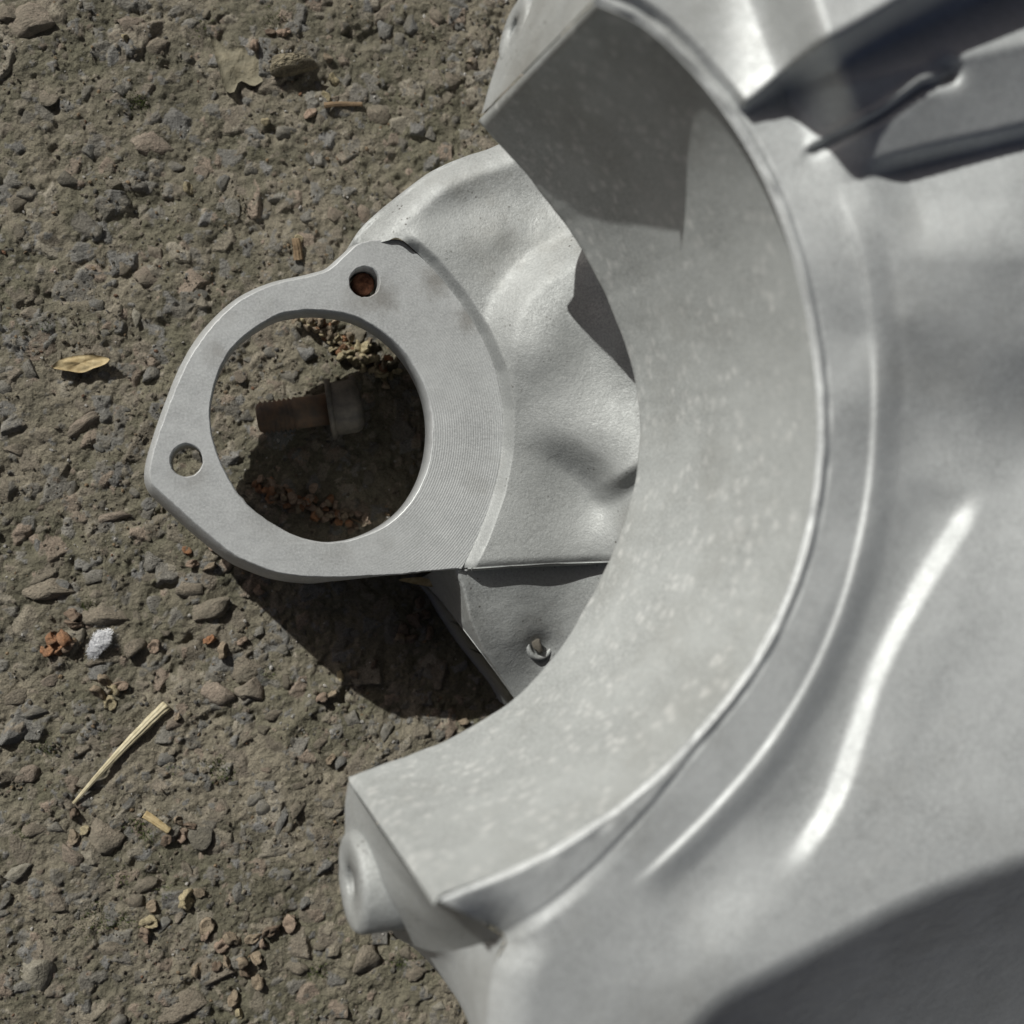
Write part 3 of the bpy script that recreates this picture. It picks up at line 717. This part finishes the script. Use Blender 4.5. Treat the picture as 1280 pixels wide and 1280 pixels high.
# ribs of the upper right
def above(p, q): # signed px distance above the line p->q (image up positive)
    dx, dy = q[0]-p[0], q[1]-p[1]; L_ = math.hypot(dx, dy)
    return ((gxp-p[0])*dy-(gyp-p[1])*dx)/L_
e1 = above((1050, 230), (1300, 172)); e3 = above((926, 146), (1170, 32))
rib_mask = sm(dr, 14, 34)
hw = 2+9*sm(gxp, 890, 1040)+4*sm(gxp, 1000, 1220)
Z += rib_mask*hw*sm(e3/(4.3*hw), 0, 1)
Z -= 3.5*sm(d2_, 30, 90)*(1-sm(e1, -2, 24))*(1-sm(gyp, 240, 330))
Z += 0.122*np.clip(e1, 0, 120)*sm(d2_, -20, 70)
crack, _ = sdist(np.array([(1005, 188), (1045, 168), (1100, 140), (1150, 105), (1195, 90)]), gxp, gyp)
cm = sm(gxp, 1000, 1020)*(1-sm(gxp, 1185, 1200))
Z += rib_mask*cm*(0.9*np.exp(-((crack+4)/5)**2)-1.6*np.exp(-((crack-6)/5)**2))
Z -= 3.0*np.exp(-(np.hypot(gxp-1185, (gyp-88))/16)**2)
# falling side, lower right
dd, _ = sdist(crs([(800, 1420), (822, 1340), (850, 1285), (900, 1236), (960, 1203), (1040, 1163), (1110, 1126), (1190, 1092), (1290, 1058), (1450, 1010)], 60), gxp, gyp)
sc_ = 0.148
fall = np.clip(dd, 0, None)*sc_
fall = np.where(fall < 4, fall**2/8.0*1.0, fall-2.0)
Z -= 1.45*np.minimum(fall, 60)
Z += 0.10*vnoise(gxp, gyp, 120, 61)+0.03*vnoise(gxp, gyp, 22, 62)
dD, pD = sdist(D[::4], gxp, gyp)
Z -= 7.0*sm(pD, 0.05, 0.2)*np.clip(1-np.abs(dD)/60, 0, 1)**2
P = U(gxp, gyp, Z); V = P.reshape(-1, 3)
Fc = upward(V, grid_faces(nv_, nu_)); idx = np.arange(nv_*nu_).reshape(nv_, nu_)
ringo = list(idx[0, 1:][::1])+list(idx[1:, -1])+list(idx[-1, ::-1][1:-1])
bell = None
ro = np.array([V[i][:2] for i in ringo]); cbell = ro.mean(0); od = ro-cbell; od /= np.linalg.norm(od, axis=1)[:, None]
cut0 = int(0.62*len(idx[0])); cut1 = len(idx[0, 1:])+int(0.80*len(idx[1:, -1]))
Vl, Fl = add_skirt(V, Fc, ringo[cut0:cut1], [150, 60, 1], [6, 12, 14], od[cut0:cut1])
bell = mesh_np('bell', Vl, Fl, M_BELL, housing)

# --- end faces of the cradle and the lower left side of the bell
def net(name, rows, mat, n=40, m=40, wob=0.15):
    """loft through rows of (px, py, z)"""
    C = []
    for r in rows:
        r = np.array(r, float); W = U(r[:, 0], r[:, 1], r[:, 2]); C.append(crs(W, n) if len(W) > 2 else np.linspace(W[0], W[-1], n))
    C = np.array(C); S = np.stack([crs(C[:, k], m) if len(C) > 2 else np.linspace(C[0, k], C[1, k], m) for k in range(n)], 1)
    V = S.reshape(-1, 3)
    return mesh_np(name, V, grid_faces(m, n), mat, housing)
net('end_face', [[(602, 143, 115), (673, 71, 152), (746, -4, 190)],
                 [(614, 100, 113), (690, 10, 152), (766, -36, 190)],
                 [(640, 24, 110), (716, -60, 150), (800, -90, 190)],
                 [(668, -60, 106), (760, -150, 150), (900, -195, 188)]], M_CAST)
net('end_face', [[(435, 977, 115), (487, 1054, 152), (541, 1130, 189.5)],
                 [(431, 1020, 113), (500, 1092, 150), (556, 1130, 188.5)],
                 [(440, 1090, 112), (515, 1135, 148), (592, 1147, 185)],
                 [(495, 1172, 108), (548, 1190, 140), (632, 1172, 181)]], M_CAST)
net('bell_side', [[(495, 1172, 108), (548, 1190, 140), (632, 1172, 181)],
                  [(520, 1187, 104), (562, 1205, 140), (617, 1212, 180)],
                  [(552, 1222, 98), (580, 1256, 140), (607, 1290, 177)],
                  [(592, 1280, 90), (600, 1330, 136), (612, 1400, 173)],
                  [(640, 1420, 70), (645, 1460, 120), (650, 1560, 174)]], M_BELL)
# bolt bosses on the end faces
def boss(px, py, z, axis_, r, length):
    c = U(px, py, z)
    b = lathe('boss', [(r*1.12, -length), (r*1.04, -2.0), (r, -0.8), (r*0.93, -0.1), (r*0.86, 0), (r*0.36, 0), (r*0.33, -0.8), (r*0.33, -9), (0.2, -9.2)], M_CAST, housing, c, axis_, 48, 0.07)
    return b
boss(437, 1104, 122, (-0.97, -0.04, 0.15), 12.0, 20)
boss(640, 36, 120, (-0.95, 0.2, 0.16), 8.5, 10)

# ------------------------------------------------------------------ bolt under the opening
bolt = bpy.data.objects.new('bolt', None); link(bolt)
pa = U(322, 523, 6.5); pb = U(410, 512, 10.0); ph = U(452, 506, 11.0)
ax = Vector(ph-pa).normalized()
bolt.location = (0, 0, 0)
tag(bolt, 'rusty hex head bolt lying on the asphalt inside the round opening', 'bolt')
Ls = float(np.linalg.norm(pb-pa)); r0 = 5.8
prof = [(0.2, 0), (r0*.7, 0.0), (r0*.86, 0.6)]
x = 0.9
while x < Ls*0.55:
    prof += [(r0*.84, x), (r0, x+0.75)]; x += 1.6
prof += [(r0*.93, x+.3), (r0*.93, Ls+2)]
shank = lathe('shank', prof, M_BOLTR, bolt, pa, ax, 32)
Lh = float(np.linalg.norm(ph-pb))
lathe('washer_face', [(r0, 0), (10.4, 0.1), (10.7, 0.8), (10.3, 1.8), (8.6, 2.2), (0.3, 2.3)], M_BOLT, bolt, pb, ax, 40)
lathe('head', [(9.2, 1.5), (9.5, 2.6), (9.4, Lh-2.4), (8.6, Lh-1.0), (6.8, Lh), (0.3, Lh+0.2)], M_BOLT, bolt, pb, ax, 12, 0.12)

# ------------------------------------------------------------------ litter on the asphalt
def gp(px, py, lift=0.0):
    p = U(px, py, 0.5); return np.array([p[0], p[1], hz(p[0], p[1])+lift])
def local(name, V, Fl, mat, c, smooth=True):
    o = mesh_np(name, np.asarray(V)-c, Fl, mat, None, smooth); o.location = tuple(c*MM); return o
def stalk(name, a, b, r0_, r1_, mat, bend=0.6, ridges=8, n=32, seg=26, flat=0.6, lift=1.2):
    pa_ = gp(*a, lift); pb_ = gp(*b, lift); c = (pa_+pb_)/2
    d = pb_-pa_; L_ = np.linalg.norm(d); d /= L_; s_ = np.cross([0, 0, 1], d); s_ /= np.linalg.norm(s_); u_ = np.cross(d, s_)
    V = []; Fl = []; r_ = np.random.default_rng(int(a[0]*7+a[1]))
    ph_ = r_.uniform(0, 6)
    for i in range(seg):
        t = i/(seg-1); r = r0_*(1-t)+r1_*t
        mid = pa_+d*L_*t+s_*bend*math.sin(t*math.pi+ph_*0.1)+u_*0.3*math.sin(t*5+ph_)
        for k in range(n):
            q = 2*math.pi*k/n; rr = r*(1+0.17*math.sin(q*ridges+t*2)+0.04*r_.normal()+(0.25*r_.normal() if i == seg-1 else 0))
            V.append(mid+s_*rr*math.cos(q)+u_*rr*flat*math.sin(q))
    for i in range(seg-1):
        for k in range(n):
            j = (k+1) % n; Fl.append([i*n+k, i*n+j, (i+1)*n+j, (i+1)*n+k])
    Fl.append(list(range(n))[::-1]); Fl.append(list(range((seg-1)*n, seg*n)))
    return local(name, V, Fl, mat, c)
tag(stalk('straw_stalk', (92, 1004), (209, 881), 0.5, 1.75, M_STRAW, 0.7, lift=1.6), 'pale yellow straw stalk tapering to a point, lying on the asphalt', 'straw')
tag(stalk('twig', (405, 133), (453, 130), 0.9, 0.7, M_TWIG, 0.4), 'thin brown twig beside the ochre stone', 'twig')
tag(stalk('twig', (180, 1018), (212, 1038), 1.3, 1.0, M_CHIP, 0.2), 'short tan twig beside a dark grey stone', 'twig')
tag(stalk('twig', (369, 300), (373, 326), 1.3, 1.5, M_TWIG, 0.2), 'stubby brown twig near the wing of the housing', 'twig')

def chip(name, px_out, thick, mat, lift, tilt=0.0, wav=0.5):
    P = crs(px_out, 40, closed=True); c0 = P.mean(0); c = gp(c0[0], c0[1], lift)
    V = []; Fl = []; n = len(P); rings_ = [0.0, 0.35, 0.7, 1.0]
    for side in (1, -1):
        for q in rings_:
            for p in P:
                pp = c0+(p-c0)*q; w_ = U(pp[0], pp[1], 0.5)
                zz = c[2]+side*thick*0.5*(1-0.5*q**4)+wav*vnoise(np.array([w_[0]]), np.array([w_[1]*(1.0 if wav > 2 else 3.0)]), 5.0 if wav > 2 else 3.0, 71)[0]+tilt*(w_[0]-c[0])
                V.append((w_[0], w_[1], zz))
    K = len(rings_)
    for s in range(2):
        for i in range(K-1):
            for k in range(n):
                j = (k+1) % n; q = [s*K*n+i*n+k, s*K*n+i*n+j, s*K*n+(i+1)*n+j, s*K*n+(i+1)*n+k]
                Fl.append(q if s else q[::-1])
    for k in range(n):
        j = (k+1) % n; Fl.append([(K-1)*n+k, (K-1)*n+j, K*n+(K-1)*n+j, K*n+(K-1)*n+k])
    o = local(name, V, Fl, mat, c); return o
tag(chip('wood_chip', [(66, 460), (78, 450), (96, 446), (112, 445), (124, 446), (138, 450), (132, 457), (118, 462), (103, 467), (88, 465), (76, 463)], 2.0, M_CHIP, 1.9, 0.03, 1.2), 'flat tan wood chip lying on the asphalt', 'wood chip')
tag(chip('dry_leaf', [(262, 42), (272, 50), (285, 60), (305, 58), (325, 70), (335, 92), (318, 108), (300, 100), (292, 116), (280, 112), (274, 88)], 0.7, M_LEAF, 0.5, 0.02, 2.2), 'yellowish dry leaf fragment with a raised edge', 'leaf')
tag(chip('leaf_sliver', [(488, 722), (505, 719), (522, 720), (536, 730), (526, 730), (508, 727)], 0.6, M_CHIP, 20.0, 0.0, 0.6), 'pale pointed leaf sliver sticking out below the starter flange', 'leaf')
c = gp(360, 86, 1.5)
oc_ = bpy.data.objects.new('ochre_stone', STONES[5].copy()); oc_.data.materials.clear(); oc_.data.materials.append(M_OCHRE)
oc_.location = tuple(c*MM); oc_.scale = (0.0095, 0.0065, 0.005); oc_.rotation_euler = (0.1, -0.1, 0.2); link(oc_)
tag(oc_, 'angular ochre stone next to the dry leaf fragment', 'stone')

# white fluff: a dense tuft of fibres
def fluff():
    c = gp(124, 804, 2.0); V = []; Fl = []; r_ = np.random.default_rng(77)
    ang = math.radians(52)
    for i in range(4200):
        p = r_.normal(size=3); p /= np.linalg.norm(p); p = p*r_.random()**0.45*np.array([5.6, 2.9, 2.0])*(1+0.5*vnoise(np.array([p[0]*2]), np.array([p[1]*2+p[2]]), 1.0, 95)[0])
        q = np.array([p[0]*math.cos(ang)-p[1]*math.sin(ang), p[0]*math.sin(ang)+p[1]*math.cos(ang), p[2]])
        d = r_.normal(size=3)*0.75+q*0.12+np.array([math.cos(ang), math.sin(ang), 0])*r_.choice([-1.3, 1.3]); d /= np.linalg.norm(d); l = r_.uniform(.5, 1.5); s = np.cross(d, [0.3, 0.2, 1]); s /= np.linalg.norm(s)+1e-6; s *= 0.06
        b = len(V); a0 = c+q
        V += [a0-s, a0+s, a0+d*l*.6+s*.8+np.array([0, 0, .1]), a0+d*l*.6-s*.8, a0+d*l+np.array([0, 0, -.1])]
        Fl += [[b, b+1, b+2, b+3], [b+3, b+2, b+4]]
    return local('fluff_tuft', V, Fl, M_FLUFF, c, False)
tag(fluff(), 'small tuft of white fluff on the asphalt', 'fluff')

# dry husks: curled shells
def husk_mesh(seed):
    """crumpled hollow crumb: a ball with deep folds and an open dent"""
    r_ = np.random.default_rng(seed); bm = bmesh.new(); bmesh.ops.create_icosphere(bm, subdivisions=3, radius=1)
    dn = r_.normal(size=3); dn[2] = abs(dn[2])+.3; dn /= np.linalg.norm(dn); o1, o2 = r_.uniform(0, 50, 2); sq = r_.uniform(.55, .95)
    for v in bm.verts:
        p = np.array(v.co[:])
        n1 = vnoise(np.array([p[0]*1.9+p[2]*1.3+o1]), np.array([p[1]*1.9-p[2]*1.1+o2]), 1.0, 3)[0]
        n2 = vnoise(np.array([p[0]*4+p[2]*3+o2]), np.array([p[1]*4-p[2]*3.4+o1]), 1.0, 4)[0]
        dent = max(0.0, float(p@dn)-.35)
        q = p*(1+.75*n1+.45*(.25-abs(n2)))-dn*dent*1.25
        v.co = (q[0], q[1]*sq, q[2]*.8)
    m = bpy.data.meshes.new('husk'); bm.to_mesh(m); bm.free(); m.update()
    m.polygons.foreach_set('use_smooth', [True]*len(m.polygons)); m.materials.append(M_HUSK); return m
HUSKS = [husk_mesh(300+i) for i in range(6)]
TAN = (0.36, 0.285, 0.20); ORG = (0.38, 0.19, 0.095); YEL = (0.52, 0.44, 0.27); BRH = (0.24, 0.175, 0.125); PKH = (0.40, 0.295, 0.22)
def husk(px, py, size, col, name='dry_husk', lift=None):
    o = bpy.data.objects.new(name, HUSKS[random.randrange(6)])
    r = size/2/3.55*1.05; c = gp(px, py, r*0.25 if lift is None else lift)
    o.location = tuple(c*MM); s = r*MM
    o.scale = (s, s*random.uniform(.75, 1.1), s*random.uniform(.8, 1.2))
    o.rotation_euler = (random.uniform(-1.0, 1.0), random.uniform(-1.0, 1.0), random.uniform(0, 6.28)); kf = random.uniform(.75, 1.1); o.color = (*[x*kf for x in col], 1)
    return o
husk_groups = [
 ('dry brown husk scattered near the foot of the lower boss', 'husks near the lower boss',
  [(234, 1124, 20, YEL), (250, 1116, 14, TAN), (186, 1152, 20, YEL), (180, 1170, 20, PKH), (190, 1134, 13, TAN), (258, 1156, 20, TAN), (258, 1168, 14, PKH), (290, 1170, 20, TAN), (278, 1182, 18, PKH), (284, 1200, 14, TAN), (300, 1200, 16, TAN), (316, 1172, 18, TAN), (330, 1178, 16, PKH), (338, 1162, 20, BRH), (320, 1196, 20, TAN), (362, 1155, 18, PKH), (246, 1212, 16, TAN), (322, 1228, 16, TAN), (292, 1248, 18, TAN), (300, 1266, 14, YEL), (272, 1206, 14, BRH), (306, 1216, 14, BRH)]),
 ('dry tan husk near the straw stalk', 'husks near the straw stalk',
  [(92, 1046, 17, TAN), (105, 1038, 11, YEL), (226, 1046, 18, PKH), (224, 1026, 15, TAN), (238, 1032, 14, BRH), (208, 1050, 15, BRH), (92, 1020, 14, BRH), (140, 862, 16, YEL), (150, 858, 18, PKH), (138, 880, 16, YEL), (122, 866, 20, TAN), (130, 850, 16, TAN), (222, 896, 10, TAN)]),
 ('reddish husk lying near the white fluff tuft', 'husks near the white fluff',
  [(66, 796, 20, ORG), (80, 798, 20, ORG), (60, 812, 18, ORG), (74, 806, 22, ORG), (88, 808, 16, BRH), (192, 810, 16, PKH), (90, 768, 18, BRH), (92, 778, 20, BRH)]),
 ('dry tan husk scattered near the shadow of the starter flange', 'husks near the flange shadow',
  [(262, 800, 15, ORG), (280, 812, 18, TAN), (301, 801, 13, PKH), (425, 845, 12, YEL), (402, 874, 16, PKH), (414, 868, 15, TAN), (442, 842, 12, TAN), (579, 902, 12, TAN), (413, 948, 13, TAN), (262, 708, 16, TAN), (242, 704, 14, PKH), (264, 684, 12, PKH), (234, 688, 10, ORG), (326, 738, 14, PKH)]),
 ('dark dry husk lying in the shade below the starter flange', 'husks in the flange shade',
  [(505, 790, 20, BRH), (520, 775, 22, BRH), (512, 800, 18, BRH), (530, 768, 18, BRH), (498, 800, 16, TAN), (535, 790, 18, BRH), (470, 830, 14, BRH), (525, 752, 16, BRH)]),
 ('dry husk near the ochre stone', 'husks near the ochre stone',
  [(408, 120, 15, YEL), (388, 140, 16, PKH), (355, 40, 15, PKH), (318, 58, 16, PKH), (338, 40, 12, BRH), (418, 98, 14, YEL), (332, 152, 10, YEL), (410, 72, 12, TAN), (585, 80, 12, TAN), (236, 236, 14, YEL), (158, 50, 10, YEL), (372, 300, 12, YEL)]),
]
for lab, grp, items in husk_groups:
    for it in items:
        o = husk(*it); link(o); tag(o, lab, 'husk', grp)

# catkins: a stem crowded with scales
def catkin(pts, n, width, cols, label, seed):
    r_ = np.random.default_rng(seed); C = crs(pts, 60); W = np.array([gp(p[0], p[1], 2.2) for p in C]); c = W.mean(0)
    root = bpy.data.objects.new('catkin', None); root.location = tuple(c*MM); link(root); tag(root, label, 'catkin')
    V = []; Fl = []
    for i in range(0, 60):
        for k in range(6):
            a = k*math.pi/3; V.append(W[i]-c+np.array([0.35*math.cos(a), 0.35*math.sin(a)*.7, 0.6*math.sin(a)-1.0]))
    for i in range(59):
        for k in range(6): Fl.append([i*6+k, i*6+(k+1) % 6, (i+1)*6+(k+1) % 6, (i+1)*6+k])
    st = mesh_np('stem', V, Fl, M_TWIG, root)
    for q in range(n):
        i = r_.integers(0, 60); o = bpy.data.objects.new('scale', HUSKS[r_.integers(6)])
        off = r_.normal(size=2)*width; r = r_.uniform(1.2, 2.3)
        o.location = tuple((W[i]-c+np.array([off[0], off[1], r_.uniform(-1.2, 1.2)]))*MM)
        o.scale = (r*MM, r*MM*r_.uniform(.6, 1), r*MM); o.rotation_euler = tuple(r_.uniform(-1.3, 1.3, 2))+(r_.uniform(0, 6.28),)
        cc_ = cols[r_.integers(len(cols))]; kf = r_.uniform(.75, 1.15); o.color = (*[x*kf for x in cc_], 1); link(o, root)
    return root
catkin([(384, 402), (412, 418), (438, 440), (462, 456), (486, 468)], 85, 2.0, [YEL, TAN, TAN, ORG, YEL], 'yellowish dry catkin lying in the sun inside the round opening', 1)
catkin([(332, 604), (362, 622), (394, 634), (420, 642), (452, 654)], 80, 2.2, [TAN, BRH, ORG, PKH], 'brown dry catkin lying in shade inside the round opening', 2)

# moss in the pits of the asphalt
def moss():
    V = []; Fl = []; r_ = np.random.default_rng(5)
    for (px, py, sp, n) in [(168, 126, 14, 90), (178, 128, 8, 50), (268, 958, 16, 90), (282, 968, 10, 50), (172, 1030, 14, 90), (182, 1045, 10, 60), (118, 1150, 26, 160), (155, 1152, 14, 60), (60, 408, 10, 40), (108, 756, 10, 60), (250, 30, 18, 60), (30, 1040, 14, 50), (330, 840, 16, 60), (500, 1205, 14, 50), (200, 1110, 12, 40), (215, 960, 8, 20), (340, 20, 20, 60), (420, 1060, 14, 30), (60, 935, 16, 50), (155, 1095, 12, 40), (395, 1215, 14, 60)]:
        for _ in range(n*2):
            q = gp(px+r_.normal()*sp*.55, py+r_.normal()*sp*.45, -0.1); d = r_.normal(size=3)*.7+np.array([0, 0, .9]); d /= np.linalg.norm(d); l = r_.uniform(.5, 1.3)
            s = np.cross(d, r_.normal(size=3)); s /= np.linalg.norm(s)+1e-6; s *= .17
            b = len(V); V += [q-s, q+s, q+d*l]; Fl.append([b, b+1, b+2])
    o = mesh_np('moss', V, Fl, M_MOSS, None, False); o['kind'] = 'stuff'
    o['label'] = 'tiny green moss growing in pits of the asphalt'; o['category'] = 'moss'
moss()
